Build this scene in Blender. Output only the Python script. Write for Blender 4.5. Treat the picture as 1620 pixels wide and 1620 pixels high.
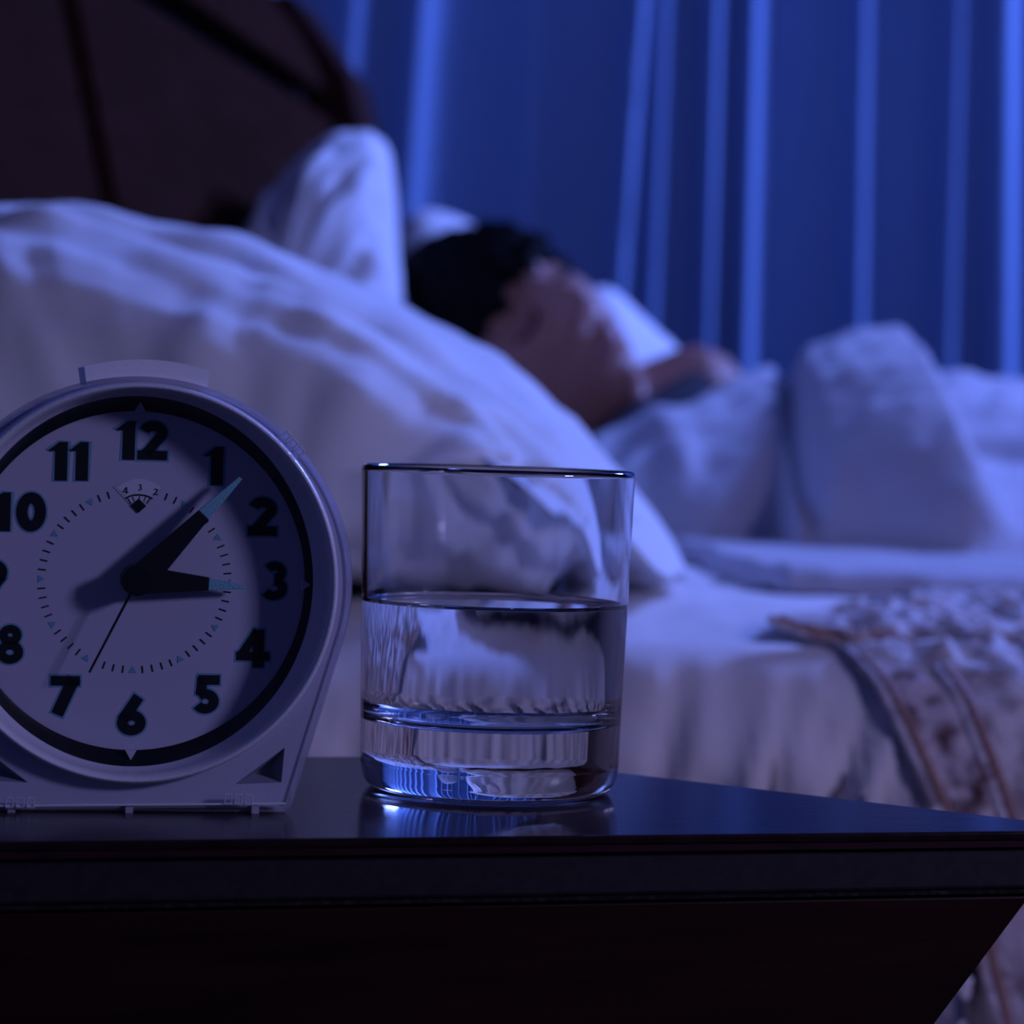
import bpy, bmesh, math, random
from mathutils import Vector, Matrix, noise
from mathutils.geometry import tessellate_polygon

random.seed(7)
S = bpy.context.scene
COL = S.collection
for o in list(bpy.data.objects):
    bpy.data.objects.remove(o)
R = math.radians

# ------------------------------------------------------------------ camera
FPX, W = 4800.0, 1620.0
CAM = Vector((0.0, 0.0, 0.699))
PITCH, ROLL = R(1.781), R(1.8)
fwd = Vector((0, math.cos(PITCH), -math.sin(PITCH)))
r0 = Vector((1, 0, 0)); u0 = Vector((0, math.sin(PITCH), math.cos(PITCH)))
rt = r0 * math.cos(ROLL) + u0 * math.sin(ROLL)
up = u0 * math.cos(ROLL) - r0 * math.sin(ROLL)
cd = bpy.data.cameras.new('camera')
cam = bpy.data.objects.new('camera', cd); COL.objects.link(cam)
m = Matrix((rt, up, -fwd)).transposed().to_4x4(); m.translation = CAM
cam.matrix_world = m
cd.sensor_width = 36; cd.sensor_fit = 'HORIZONTAL'
cd.lens = 36 * FPX / W
cd.clip_start = 0.02; cd.clip_end = 50
cd.dof.use_dof = True
cd.dof.focus_distance = 0.765
cd.dof.aperture_fstop = cd.lens / 7.0      # about a 7 mm pupil
S.camera = cam

def P(px, py, Y):                # the point of the picture's ray at world depth Y
    d = fwd * FPX + rt * (px - 810) + up * (810 - py)
    return CAM + d * (Y / d.y)
def PZ(px, py, z):               # ... where that ray meets the height z
    d = fwd * FPX + rt * (px - 810) + up * (810 - py)
    return CAM + d * ((z - CAM.z) / d.z)

# ------------------------------------------------------------------ world, lights, exposure
S.view_settings.view_transform = 'Standard'
S.view_settings.look = 'None'
S.view_settings.exposure = 0.0
S.view_settings.gamma = 1.0
S.view_settings.use_curve_mapping = False
w = bpy.data.worlds.new('night'); S.world = w; w.use_nodes = True
w.node_tree.nodes['Background'].inputs[0].default_value = (0.10, 0.11, 0.46, 1)
w.node_tree.nodes['Background'].inputs[1].default_value = 0.09

def area(name, loc, target, size, power, col, size_y=None):
    l = bpy.data.lights.new(name, 'AREA'); l.energy = power; l.color = col
    l.size = size
    if size_y: l.shape = 'RECTANGLE'; l.size_y = size_y
    o = bpy.data.objects.new(name, l); COL.objects.link(o)
    o.location = loc
    o.rotation_euler = (Vector(target) - Vector(loc)).to_track_quat('-Z', 'Y').to_euler()
    return o
# night light coming in high on the far right, and the bedside fill on the near right
area('night_window_light', (2.1, 3.36, 2.3), (0.1, 1.9, 0.7), 0.6, 150.0, (0.17, 0.27, 1.0))
area('bedside_fill_light', (0.92, 0.33, 1.04), (0.1, 1.1, 0.60), 0.15, 4.9, (0.49, 0.46, 1.0))

# ------------------------------------------------------------------ materials
def mat(name, col, rough=0.6, spec=0.4, bump=None, vary=None, metal=0.0, sheen=0.0, coat=0.0, stretch=None):
    m = bpy.data.materials.new(name); m.use_nodes = True
    nt = m.node_tree; b = nt.nodes['Principled BSDF']
    b.inputs['Base Color'].default_value = (*col, 1); b.inputs['Roughness'].default_value = rough
    b.inputs['Specular IOR Level'].default_value = spec; b.inputs['Metallic'].default_value = metal
    b.inputs['Sheen Weight'].default_value = sheen; b.inputs['Coat Weight'].default_value = coat
    tc = nt.nodes.new('ShaderNodeTexCoord'); mp = nt.nodes.new('ShaderNodeMapping')
    nt.links.new(tc.outputs['Object'], mp.inputs['Vector'])
    if stretch: mp.inputs['Scale'].default_value = stretch
    if vary:
        sc, c2, lo, hi = vary
        n = nt.nodes.new('ShaderNodeTexNoise'); n.inputs['Scale'].default_value = sc; n.inputs['Detail'].default_value = 6
        r = nt.nodes.new('ShaderNodeValToRGB')
        r.color_ramp.elements[0].color = (*c2, 1); r.color_ramp.elements[1].color = (*col, 1)
        r.color_ramp.elements[0].position = lo; r.color_ramp.elements[1].position = hi
        nt.links.new(mp.outputs[0], n.inputs['Vector']); nt.links.new(n.outputs['Fac'], r.inputs[0])
        nt.links.new(r.outputs[0], b.inputs['Base Color'])
    if bump:
        sc, st = bump
        n = nt.nodes.new('ShaderNodeTexNoise'); n.inputs['Scale'].default_value = sc; n.inputs['Detail'].default_value = 4
        bp = nt.nodes.new('ShaderNodeBump'); bp.inputs['Strength'].default_value = st; bp.inputs['Distance'].default_value = 0.002
        nt.links.new(mp.outputs[0], n.inputs['Vector']); nt.links.new(n.outputs['Fac'], bp.inputs['Height'])
        nt.links.new(bp.outputs[0], b.inputs['Normal'])
    return m

def clear_sheet(name, tint=(0.95, 0.96, 1.0), refl=1.0, rough=0.03, milky=0.0):
    """thin clear plastic: lets light straight through, mirrors by Fresnel"""
    m = bpy.data.materials.new(name); m.use_nodes = True
    nt = m.node_tree; nt.nodes.remove(nt.nodes['Principled BSDF']); out = nt.nodes['Material Output']
    t = nt.nodes.new('ShaderNodeBsdfTransparent'); t.inputs[0].default_value = (*tint, 1)
    g = nt.nodes.new('ShaderNodeBsdfGlossy'); g.inputs['Roughness'].default_value = rough
    lw = nt.nodes.new('ShaderNodeLayerWeight'); lw.inputs[0].default_value = 0.5
    pw = nt.nodes.new('ShaderNodeMath'); pw.operation = 'POWER'; pw.inputs[1].default_value = 5
    f = nt.nodes.new('ShaderNodeMath'); f.operation = 'MULTIPLY_ADD'; f.inputs[1].default_value = 0.9 * refl; f.inputs[2].default_value = 0.04 * refl
    nt.links.new(lw.outputs['Facing'], pw.inputs[0]); nt.links.new(pw.outputs[0], f.inputs[0])
    mx = nt.nodes.new('ShaderNodeMixShader')
    body = t
    if milky:
        df = nt.nodes.new('ShaderNodeBsdfDiffuse'); df.inputs[0].default_value = (0.7, 0.7, 0.76, 1)
        body = nt.nodes.new('ShaderNodeMixShader'); body.inputs[0].default_value = milky
        nt.links.new(t.outputs[0], body.inputs[1]); nt.links.new(df.outputs[0], body.inputs[2])
    nt.links.new(f.outputs[0], mx.inputs[0]); nt.links.new(body.outputs[0], mx.inputs[1]); nt.links.new(g.outputs[0], mx.inputs[2])
    nt.links.new(mx.outputs[0], out.inputs[0])
    return m

def varnish(name, col, col2, rough, f0, f90):
    """dark wood under a worn varnish: brown diffuse plus a weak mirror that grows towards grazing view"""
    m = bpy.data.materials.new(name); m.use_nodes = True
    nt = m.node_tree; nt.nodes.remove(nt.nodes['Principled BSDF']); out = nt.nodes['Material Output']
    tc = nt.nodes.new('ShaderNodeTexCoord'); mp = nt.nodes.new('ShaderNodeMapping'); mp.inputs['Scale'].default_value = (3, 30, 3)
    n = nt.nodes.new('ShaderNodeTexNoise'); n.inputs['Scale'].default_value = 14; n.inputs['Detail'].default_value = 6
    r = nt.nodes.new('ShaderNodeValToRGB'); r.color_ramp.elements[0].color = (*col2, 1); r.color_ramp.elements[1].color = (*col, 1)
    r.color_ramp.elements[0].position = 0.3; r.color_ramp.elements[1].position = 0.7
    nt.links.new(tc.outputs['Object'], mp.inputs[0]); nt.links.new(mp.outputs[0], n.inputs['Vector']); nt.links.new(n.outputs['Fac'], r.inputs[0])
    d = nt.nodes.new('ShaderNodeBsdfDiffuse'); nt.links.new(r.outputs[0], d.inputs[0])
    g = nt.nodes.new('ShaderNodeBsdfGlossy')
    mr = nt.nodes.new('ShaderNodeMapRange'); mr.inputs['To Min'].default_value = rough * 0.7; mr.inputs['To Max'].default_value = rough * 1.4
    nt.links.new(n.outputs['Fac'], mr.inputs['Value']); nt.links.new(mr.outputs[0], g.inputs['Roughness'])
    bp = nt.nodes.new('ShaderNodeBump'); bp.inputs['Strength'].default_value = 0.04; bp.inputs['Distance'].default_value = 0.001
    nt.links.new(n.outputs['Fac'], bp.inputs['Height']); nt.links.new(bp.outputs[0], g.inputs['Normal'])
    lw = nt.nodes.new('ShaderNodeLayerWeight'); lw.inputs[0].default_value = 0.5
    pw = nt.nodes.new('ShaderNodeMath'); pw.operation = 'POWER'; pw.inputs[1].default_value = 5
    f = nt.nodes.new('ShaderNodeMath'); f.operation = 'MULTIPLY_ADD'; f.inputs[1].default_value = f90; f.inputs[2].default_value = f0
    nt.links.new(lw.outputs['Facing'], pw.inputs[0]); nt.links.new(pw.outputs[0], f.inputs[0])
    mx = nt.nodes.new('ShaderNodeMixShader'); nt.links.new(f.outputs[0], mx.inputs[0]); nt.links.new(d.outputs[0], mx.inputs[1]); nt.links.new(g.outputs[0], mx.inputs[2])
    nt.links.new(mx.outputs[0], out.inputs[0])
    return m

def glassy(name, ior, col=(1, 1, 1), rough=0.0):
    m = bpy.data.materials.new(name); m.use_nodes = True
    nt = m.node_tree; nt.nodes.remove(nt.nodes['Principled BSDF']); out = nt.nodes['Material Output']
    g = nt.nodes.new('ShaderNodeBsdfGlass'); g.inputs['IOR'].default_value = ior
    g.inputs['Color'].default_value = (*col, 1); g.inputs['Roughness'].default_value = rough
    nt.links.new(g.outputs[0], out.inputs[0])
    return m

M = dict(
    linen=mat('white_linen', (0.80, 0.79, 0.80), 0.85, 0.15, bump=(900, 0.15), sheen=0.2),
    sheet=mat('cream_sheet', (0.74, 0.68, 0.68), 0.8, 0.2, bump=(700, 0.15), sheen=0.2),
    spread=mat('bedspread_cloth', (0.66, 0.60, 0.62), 0.75, 0.3, bump=(160, 0.9), vary=(90, (0.36, 0.29, 0.31), 0.40, 0.6), sheen=0.3),
    cord=mat('bedspread_cord', (0.36, 0.20, 0.17), 0.6, 0.3, bump=(500, 0.4)),
    band=mat('bedspread_band', (0.60, 0.50, 0.52), 0.7, 0.3, bump=(220, 0.8), vary=(70, (0.14, 0.07, 0.07), 0.36, 0.54)),
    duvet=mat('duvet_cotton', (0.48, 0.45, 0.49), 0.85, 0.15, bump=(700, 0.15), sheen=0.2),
    wood=mat('dark_mahogany', (0.022, 0.006, 0.005), 0.45, 0.08, vary=(14, (0.010, 0.003, 0.003), 0.3, 0.7), stretch=(1, 1, 8), bump=(60, 0.05)),
    woodtop=varnish('polished_table_wood', (0.020, 0.009, 0.010), (0.012, 0.005, 0.006), 0.16, 0.02, 0.75),
    edge=mat('table_edge_wood', (0.014, 0.009, 0.012), 0.42, 0.4, vary=(300, (0.020, 0.014, 0.017), 0.4, 0.62)),
    lip=mat('table_lip_wood', (0.028, 0.004, 0.008), 0.35, 0.4, vary=(60, (0.016, 0.003, 0.005), 0.3, 0.7)),
    dust=mat('dusty_seam', (0.028, 0.026, 0.028), 0.9, 0.1, vary=(500, (0.010, 0.008, 0.009), 0.46, 0.7)),
    hb=mat('headboard_wood', (0.034, 0.014, 0.010), 0.8, 0.0, vary=(10, (0.026, 0.010, 0.007), 0.3, 0.7), stretch=(1, 1, 6)),
    hb2=mat('headboard_edge_wood', (0.040, 0.014, 0.010), 0.7, 0.03, vary=(10, (0.03, 0.01, 0.008), 0.3, 0.7), stretch=(1, 1, 6)),
    groove=mat('headboard_groove', (0.008, 0.004, 0.004), 0.7, 0.1, vary=(40, (0.005, 0.003, 0.003), 0.3, 0.7)),
    curtain=mat('curtain_cloth', (0.19, 0.30, 0.50), 0.8, 0.2, bump=(400, 0.1), sheen=0.1),
    wall=mat('wall_paint', (0.30, 0.30, 0.36), 0.9, 0.1, bump=(120, 0.1)),
    floor=mat('floor_wood', (0.05, 0.03, 0.025), 0.5, 0.4, vary=(8, (0.03, 0.018, 0.015), 0.3, 0.7), stretch=(1, 8, 1)),
    skin=mat('skin', (0.36, 0.165, 0.12), 0.5, 0.35, vary=(25, (0.31, 0.13, 0.095), 0.35, 0.65), bump=(300, 0.1)),
    hair=mat('black_hair', (0.003, 0.0025, 0.003), 0.7, 0.05, bump=(260, 0.9), stretch=(1, 1, 0.2)),
    brow=mat('dark_lash', (0.012, 0.008, 0.010), 0.7, 0.2, bump=(400, 0.4)),
    lips=mat('lips', (0.36, 0.14, 0.15), 0.4, 0.4, bump=(300, 0.1)),
    shirt=mat('dark_shirt', (0.015, 0.014, 0.025), 0.8, 0.2, bump=(500, 0.2)),
    plastic=mat('pearl_white_plastic', (0.66, 0.66, 0.72), 0.32, 0.5, bump=(900, 0.05)),
    bezel=mat('satin_bezel', (0.60, 0.60, 0.68), 0.38, 0.6, bump=(1200, 0.12), coat=0.3),
    button=mat('snooze_plastic', (0.82, 0.82, 0.88), 0.4, 0.4, bump=(900, 0.05)),
    dial=mat('dial_paper', (0.50, 0.49, 0.58), 0.7, 0.25, bump=(1500, 0.03)),
    ring=mat('black_ring', (0.006, 0.006, 0.008), 0.35, 0.4, bump=(900, 0.05)),
    ink=mat('black_ink', (0.006, 0.006, 0.009), 0.6, 0.25, bump=(900, 0.03)),
    teal=mat('teal_luminous_ink', (0.16, 0.36, 0.46), 0.7, 0.2, bump=(900, 0.03)),
    lume=mat('luminous_paint', (0.20, 0.46, 0.50), 0.6, 0.3, bump=(1500, 0.2)),
    rubber=mat('foot_plastic', (0.45, 0.45, 0.5), 0.5, 0.4, bump=(900, 0.05)),
    pocket=mat('shaded_pocket_plastic', (0.30, 0.30, 0.34), 0.5, 0.3, bump=(900, 0.05)),  # case plastic in a darker colour, painting the shade inside the corner recesses
    clear=clear_sheet('clear_acrylic', (0.93, 0.93, 0.97)),
    frost=clear_sheet('frosted_acrylic_edge', (0.95, 0.95, 1.0), 1.0, 0.15, 0.45),
    lens=clear_sheet('dial_window', (0.97, 0.97, 1.0)),
    glass=glassy('tumbler_glass', 1.5, (0.985, 0.99, 1.0)),
    water=glassy('still_water', 1.333, (0.985, 0.99, 1.0)),
)

# ------------------------------------------------------------------ builders
def link(name, me, m, parent=None, smooth=False):
    if m is not None: me.materials.append(m)
    o = bpy.data.objects.new(name, me); COL.objects.link(o)
    if parent: o.parent = parent
    if smooth:
        for p in me.polygons: p.use_smooth = True
    return o
def mesh_obj(name, vs, fs, m, parent=None, smooth=False, clean=False):
    me = bpy.data.meshes.new(name); me.from_pydata([tuple(v) for v in vs], [], fs); me.update()
    bm = bmesh.new(); bm.from_mesh(me)
    if clean: bmesh.ops.remove_doubles(bm, verts=bm.verts, dist=1e-5)
    bmesh.ops.recalc_face_normals(bm, faces=bm.faces); bm.to_mesh(me); bm.free()
    return link(name, me, m, parent, smooth)
def tag(o, label, cat, group=None):
    o['label'] = label; o['category'] = cat
    if group: o['group'] = group
    return o
def empty(name, loc=(0, 0, 0)):
    o = bpy.data.objects.new(name, None); COL.objects.link(o); o.location = loc; o.empty_display_size = 0.02
    return o
def struct(o):
    o['kind'] = 'structure'; return o

def grid(name, nu, nv, fn, m, parent=None, thick=0.0, closed_u=False):
    vs = []; fs = []
    for j in range(nv + 1):
        for i in range(nu + (0 if closed_u else 1)):
            vs.append(fn(i / nu, j / nv))
    row = nu if closed_u else nu + 1
    for j in range(nv):
        for i in range(nu):
            i2 = (i + 1) % row
            fs.append((j * row + i, j * row + i2, (j + 1) * row + i2, (j + 1) * row + i))
    o = mesh_obj(name, vs, fs, m, parent, True)
    if thick:
        md = o.modifiers.new('thickness', 'SOLIDIFY'); md.thickness = thick; md.offset = 0
    return o

def box(name, lo, hi, m, parent=None, bev=0.0):
    x0, y0, z0 = lo; x1, y1, z1 = hi
    vs = [(x0,y0,z0),(x1,y0,z0),(x1,y1,z0),(x0,y1,z0),(x0,y0,z1),(x1,y0,z1),(x1,y1,z1),(x0,y1,z1)]
    fs = [(0,3,2,1),(4,5,6,7),(0,1,5,4),(1,2,6,5),(2,3,7,6),(3,0,4,7)]
    o = mesh_obj(name, vs, fs, m, parent)
    if bev:
        b = o.modifiers.new('bevel', 'BEVEL'); b.width = bev; b.segments = 3
    return o

def prism_z(name, poly, z0, z1, m, parent=None, bev=0.0):
    n = len(poly)
    vs = [(p[0], p[1], z0) for p in poly] + [(p[0], p[1], z1) for p in poly]
    fs = [tuple(range(n))[::-1], tuple(range(n, 2 * n))] + [(i, (i + 1) % n, n + (i + 1) % n, n + i) for i in range(n)]
    o = mesh_obj(name, vs, fs, m, parent)
    if bev:
        b = o.modifiers.new('bevel', 'BEVEL'); b.width = bev; b.segments = 3; b.limit_method = 'ANGLE'
    return o

def inset(poly, d):              # convex polygon, moved inwards by d
    n = len(poly); pts = [Vector((p[0], p[1])) for p in poly]
    area2 = sum(pts[i].x * pts[(i+1)%n].y - pts[(i+1)%n].x * pts[i].y for i in range(n))
    sg = 1 if area2 > 0 else -1
    lines = []
    for i in range(n):
        a, b = pts[i], pts[(i+1) % n]; t = (b - a).normalized(); nrm = Vector((-t.y, t.x)) * sg
        lines.append((a + nrm * d, t))
    out = []
    for i in range(n):
        (p, t), (q, s) = lines[i-1], lines[i]
        k = ((q - p).x * s.y - (q - p).y * s.x) / (t.x * s.y - t.y * s.x)
        out.append(p + t * k)
    return out

def plate(name, loops, w0, w1, m, parent=None, bev=0.0, floor_=False):
    """flat plate in the local u,v plane: first loop outside, the rest holes; from depth w0 (front) to w1"""
    flat = [Vector((p[0], p[1], 0)) for l in loops for p in l]
    tris = tessellate_polygon([[Vector((p[0], p[1], 0)) for p in l] for l in loops])
    n = len(flat)
    vs = [(p.x, -w0, p.y) for p in flat] + [(p.x, -w1, p.y) for p in flat]
    fs = [tuple(t) for t in tris] + [tuple(i + n for i in t)[::-1] for t in tris]
    k = 0
    for l in loops:
        c = len(l)
        for i in range(c):
            a, b = k + i, k + (i + 1) % c
            fs.append((a, b, b + n, a + n))
        k += c
    o = mesh_obj(name, vs, fs, m, parent)
    if bev:
        b = o.modifiers.new('bevel', 'BEVEL'); b.width = bev; b.segments = 3; b.limit_method = 'ANGLE'; b.angle_limit = R(50)
    return o

def fbm(x, y, z=0.0, oct_=3):
    return noise.fractal(Vector((x, y, z)), 1.0, 2.0, oct_)
def smooth(a, b, x):
    t = min(1, max(0, (x - a) / (b - a))); return t * t * (3 - 2 * t)
def interp(pts, x):
    if x <= pts[0][0]: return pts[0][1]
    for (a, b), (c, d) in zip(pts, pts[1:]):
        if x <= c:
            t = (x - a) / (c - a); t = t * t * (3 - 2 * t) * 0.5 + t * 0.5
            return b + (d - b) * t
    return pts[-1][1]
def curve_pt(pts, t):            # Catmull-Rom through points, t in 0..1
    n = len(pts) - 1; k = min(n - 1, int(t * n)); f = t * n - k
    p0, p1, p2, p3 = pts[max(0, k-1)], pts[k], pts[k+1], pts[min(n, k+2)]
    return 0.5 * (2*p1 + (p2 - p0)*f + (2*p0 - 5*p1 + 4*p2 - p3)*f*f + (3*p1 - p0 - 3*p2 + p3)*f**3)

def tube(name, pts, rad, m, parent=None, seg=8):
    vs = []; fs = []; n = len(pts)
    for i, p in enumerate(pts):
        t = (pts[min(n-1, i+1)] - pts[max(0, i-1)]).normalized()
        a = t.orthogonal().normalized() if i == 0 else (a - t * a.dot(t)).normalized()
        b = t.cross(a); r = rad(i / (n - 1)) if callable(rad) else rad
        for k in range(seg):
            q = 2 * math.pi * k / seg
            vs.append(p + (a * math.cos(q) + b * math.sin(q)) * r)
    for i in range(n - 1):
        for k in range(seg):
            k2 = (k + 1) % seg
            fs.append((i*seg+k, i*seg+k2, (i+1)*seg+k2, (i+1)*seg+k))
    fs.append(tuple(range(seg))[::-1]); fs.append(tuple(range((n-1)*seg, n*seg)))
    return mesh_obj(name, vs, fs, m, parent, True)

# ------------------------------------------------------------------ the room
struct(box('floor', (-1.6, -1.2, -0.05), (3.2, 4.3, 0), M['floor']))
struct(box('wall_back', (-1.6, 4.1, 0), (3.2, 4.2, 2.6), M['wall']))
struct(box('wall_left', (-1.05, -1.2, 0), (-0.95, 4.1, 2.6), M['wall']))
struct(box('ceiling', (-1.6, -1.2, 2.6), (3.2, 4.3, 2.65), M['wall']))
struct(box('baseboard_back', (-0.95, 4.08, 0), (3.2, 4.1, 0.09), M['wall'], bev=0.004))

# ------------------------------------------------------------------ the curtain (folds fan a little towards the top)
CY = 3.75
# (x at the top of the frame, x at y=500, depth of the fold towards the room, half width)
FOLDS = [(350, 350, .03, 40), (430, 420, .03, 34), (560, 520, .040, 30), (668, 632, .042, 24), (850, 825, .018, 30), (1012, 975, .055, 17),
         (1052, 1030, .040, 17), (1132, 1118, .050, 18), (1192, 1178, .050, 18), (1365, 1355, .045, 17), (1512, 1498, .055, 22),
         (1585, 1582, .065, 34), (1720, 1715, .06, 30), (1830, 1830, .06, 30)]
fx = [(P(a, 0, CY), P(b, 500, CY), h, hw / FPX * CY) for a, b, h, hw in FOLDS]
def curtain_pt(u, v):
    z = 0.06 + v * 2.36
    x = -0.80 + u * 3.5
    y = CY + 0.02
    for a, b, h, hw in fx:
        k = (z - b.z) / (a.z - b.z); k = max(-1.5, min(4, k))
        c = b.x + (a.x - b.x) * k
        t = (x - c) / hw
        if abs(t) < 3.5:
            y -= h * math.exp(-t * t * 0.9)
    if x > 1.05: y -= 0.04 * (0.5 + 0.5 * math.sin(x * 42 + 0.5 * math.sin(z * 1.5)))
    if x < -0.35: y -= 0.04 * (0.5 + 0.5 * math.sin(x * 38))
    y += 0.008 * noise.noise(Vector((x * 9, z * 0.7, 0)))
    return Vector((x, y, z))
cur = grid('curtain', 700, 14, curtain_pt, M['curtain'])
tag(cur, 'long pale blue curtain hanging in vertical folds behind the bed', 'curtain')

# ------------------------------------------------------------------ the bed
BED_Z = 0.612
def hbx(y):                       # headboard front line at z = 0.82
    return -0.252 + 0.10 * (y - 1.9)
bed = empty('bed', (-0.2, 2.1, 0))
tag(bed, 'dark wooden bed with a reclined panelled headboard', 'bed')
bed_inv = Matrix.Translation(-Vector((-0.2, 2.1, 0)))
def bedpart(o):
    o.data.transform(bed_inv); o.parent = bed; return o
def hb_front(z):                  # recline of the headboard with height
    return -0.23 * (z - 0.82) - 4.2 * max(0, z - 1.0) ** 2
def hb_panel(name, y0, y1, z0, z1, dx, th, m, nz=14, ny=6):
    vs = []; fs = []
    for s in (0, 1):
        for j in range(nz + 1):
            for i in range(ny + 1):
                y = y0 + (y1 - y0) * i / ny
                zt = z1(y) if callable(z1) else z1
                z = z0 + (zt - z0) * j / nz
                vs.append((hbx(y) + hb_front(z) + dx - s * th, y, z))
    row = ny + 1; n = row * (nz + 1)
    for s in (0, 1):
        for j in range(nz):
            for i in range(ny):
                q = [s*n + j*row+i, s*n + j*row+i+1, s*n + (j+1)*row+i+1, s*n + (j+1)*row+i]
                fs.append(tuple(q if s else q[::-1]))
    edge = [j*row for j in range(nz+1)], [j*row+ny for j in range(nz+1)], list(range(row)), [nz*row+i for i in range(row)]
    for e in edge:
        for a, b in zip(e, e[1:]): fs.append((a, b, b + n, a + n))
    o = mesh_obj(name, vs, fs, m)
    b = o.modifiers.new('bevel', 'BEVEL'); b.width = 0.004; b.segments = 2; b.limit_method = 'ANGLE'; b.angle_limit = R(50)
    return bedpart(o)
GZ = 0.992
hb_panel('headboard_core', 0.95, 3.02, 0.1, 1.085, -0.022, 0.03, M['groove'])
for y0, y1 in ((1.00, 1.86), (1.885, 2.0), (2.001, 2.93)):
    hb_panel('headboard_panel', y0, y1, 0.35, GZ - 0.012, 0.006 if y0 == 1.885 else 0.0, 0.022, M['hb'])
hb_panel('headboard_top_rail', 0.95, 2.90, GZ + 0.012, 1.095, 0.004, 0.03, M['hb'])
hb_panel('headboard_end_post', 2.93, 3.06, 0.0, 1.10, 0.028, 0.08, M['hb2'])
hb_panel('headboard_end_post', 0.93, 1.00, 0.0, 1.10, 0.028, 0.08, M['hb2'])
for y in (1.33, 3.0):
    o = box('side_rail', (-0.2, y - 0.02, 0.16), (1.75, y + 0.02, 0.36), M['hb2'], bev=0.004); bedpart(o)
mt = box('mattress', (-0.20, 1.25, 0.36), (1.75, 2.98, 0.597), M['sheet'], bev=0.04)
tag(mt, 'thick mattress hidden under the cream sheet on the bed', 'mattress')

# fitted / flat sheet: over the top, round the near edge and hanging in folds to the floor
NEAR = 1.205
def side_y(z):                                     # where the hanging side is at height z
    q = BED_Z - 0.004 - z
    if q < 0.06: return NEAR + 0.06 * (1 - math.sqrt(max(0, 1 - (1 - max(0, q) / 0.06) ** 2)))
    return NEAR - 0.05 * (q - 0.06) / 0.5
def on_bed(px, py, off):                           # point of the bed cover that shows at this place
    p = PZ(px, py, BED_Z + off)
    if p.y > NEAR + 0.06: return p
    y = NEAR
    for _ in range(25):
        p = P(px, py, y); y = 0.5 * y + 0.5 * (side_y(p.z) - off)
    return P(px, py, y)
EDGE_PTS = sorted((q.z, q.x) for q in [on_bed(a, b, 0.006) for a, b in [(1335, 1015), (1400, 1080), (1450, 1170), (1500, 1285)]])
def edge_x(z):                                     # left edge of the bedspread on the hanging side
    if z < EDGE_PTS[0][0]: return EDGE_PTS[0][1] + 0.25 * (EDGE_PTS[0][0] - z)
    return interp(EDGE_PTS, z)
def sheet_pt(u, v):
    x = -0.33 + u * 2.10
    if v < 0.42:                                   # the top
        t = v / 0.42
        y = 2.97 - t * (2.97 - NEAR - 0.06)
        z = BED_Z + 0.004 * fbm(x * 9, y * 9, 1.0) + 0.004 * fbm(x * 22, y * 30, 4)
        return Vector((x, y, z - 0.004 * smooth(0.9, 1, t)))
    t = (v - 0.42) / 0.58
    a = min(1, t / 0.16) * math.pi / 2             # round the edge
    y = NEAR + 0.06 * (1 - math.sin(a)); z = BED_Z - 0.004 - 0.06 * (1 - math.cos(a))
    d = max(0, t - 0.16) / 0.84
    z -= d * 0.50
    amp = smooth(0.02, 0.22, t) * (0.005 + 0.010 * smooth(0.1, 0.3, t))
    lean = x + 0.10 * (BED_Z - z) + 0.012 * fbm(x * 4, z * 3, 9)
    lean += 0.25 * (BED_Z - z) * smooth(0.02, 0.14, x)
    f = math.sin(lean * 235 + 3.0 * fbm(x * 9, z * 4, 2)) * 0.8 + 0.5 * math.sin(lean * 395 + 1.4 + 2 * fbm(x * 12, z * 6, 7))
    f2 = fbm(x * 24 + 6 * z, z * 18 - x * 9, 5) * 0.014 * smooth(0, 0.12, t)
    amp *= 1 + 0.9 * smooth(0.06, 0.11, x)
    hid = 1 - 0.85 * smooth(-0.015, 0.015, x - edge_x(z))     # lies flat under the bedspread
    y -= (amp * f + f2) * hid + 0.05 * d
    return Vector((x, y, z))
sh = grid('bed_sheet', 460, 150, sheet_pt, M['sheet'])
tag(sh, 'cream bed sheet over the mattress hanging in soft folds behind the nightstand', 'bed sheet')

# bedspread: quilted cloth over the near foot side, its edge slanting down the side
def spread_base(x, v):
    if v < 0.42:
        t = v / 0.42
        y = 1.52 - t * (1.52 - NEAR - 0.052); z = BED_Z + 0.004 * smooth(0, 0.05, t) - 0.004 * smooth(0.9, 1, t)
        return x, y, z, 0.0, 1.0
    t = (v - 0.42) / 0.58
    a = min(1, t / 0.16) * math.pi / 2
    y = NEAR - 0.003 + 0.063 * (1 - math.sin(a)); z = BED_Z + 0.000 - 0.063 * (1 - math.cos(a))
    d = max(0, t - 0.16) / 0.84
    return x, y - 0.05 * d - 0.003 * smooth(0, .3, d), z - d * 0.50, math.sin(a), math.cos(a)
def spread_pt(u, v, off=0.0):
    _, y, z, ny, nz = spread_base(0, v)
    if v < 0.42:                                   # the cut edge runs back to the left, then returns
        t = v / 0.42
        e = interp([(0, 0.205), (0.45, 0.15), (0.75, 0.115), (1.0, 0.128)], t)
    else:
        e = edge_x(z)
    x = e + u * (1.6 - e)
    q = (0.010 if v > 0.44 else 0.006) * fbm(x * 62, y * 66, z * 62) + 0.006 * noise.noise(Vector((x * 130, y * 130, z * 120))) + 0.006 * fbm(x * 12, y * 10, z * 9)
    q *= smooth(0, 0.02, u)
    if v > 0.44 and u < 0.12: q *= 0.25          # flat beneath the trim
    fold = (0.010 * math.sin((x - 0.22 * (BED_Z - z)) * 85) ) * smooth(0.45, 0.75, v)
    q += fold + off
    return Vector((x, y - ny * q, z + nz * q))
sp = grid('bedspread', 420, 200, spread_pt, M['spread'])
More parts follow.
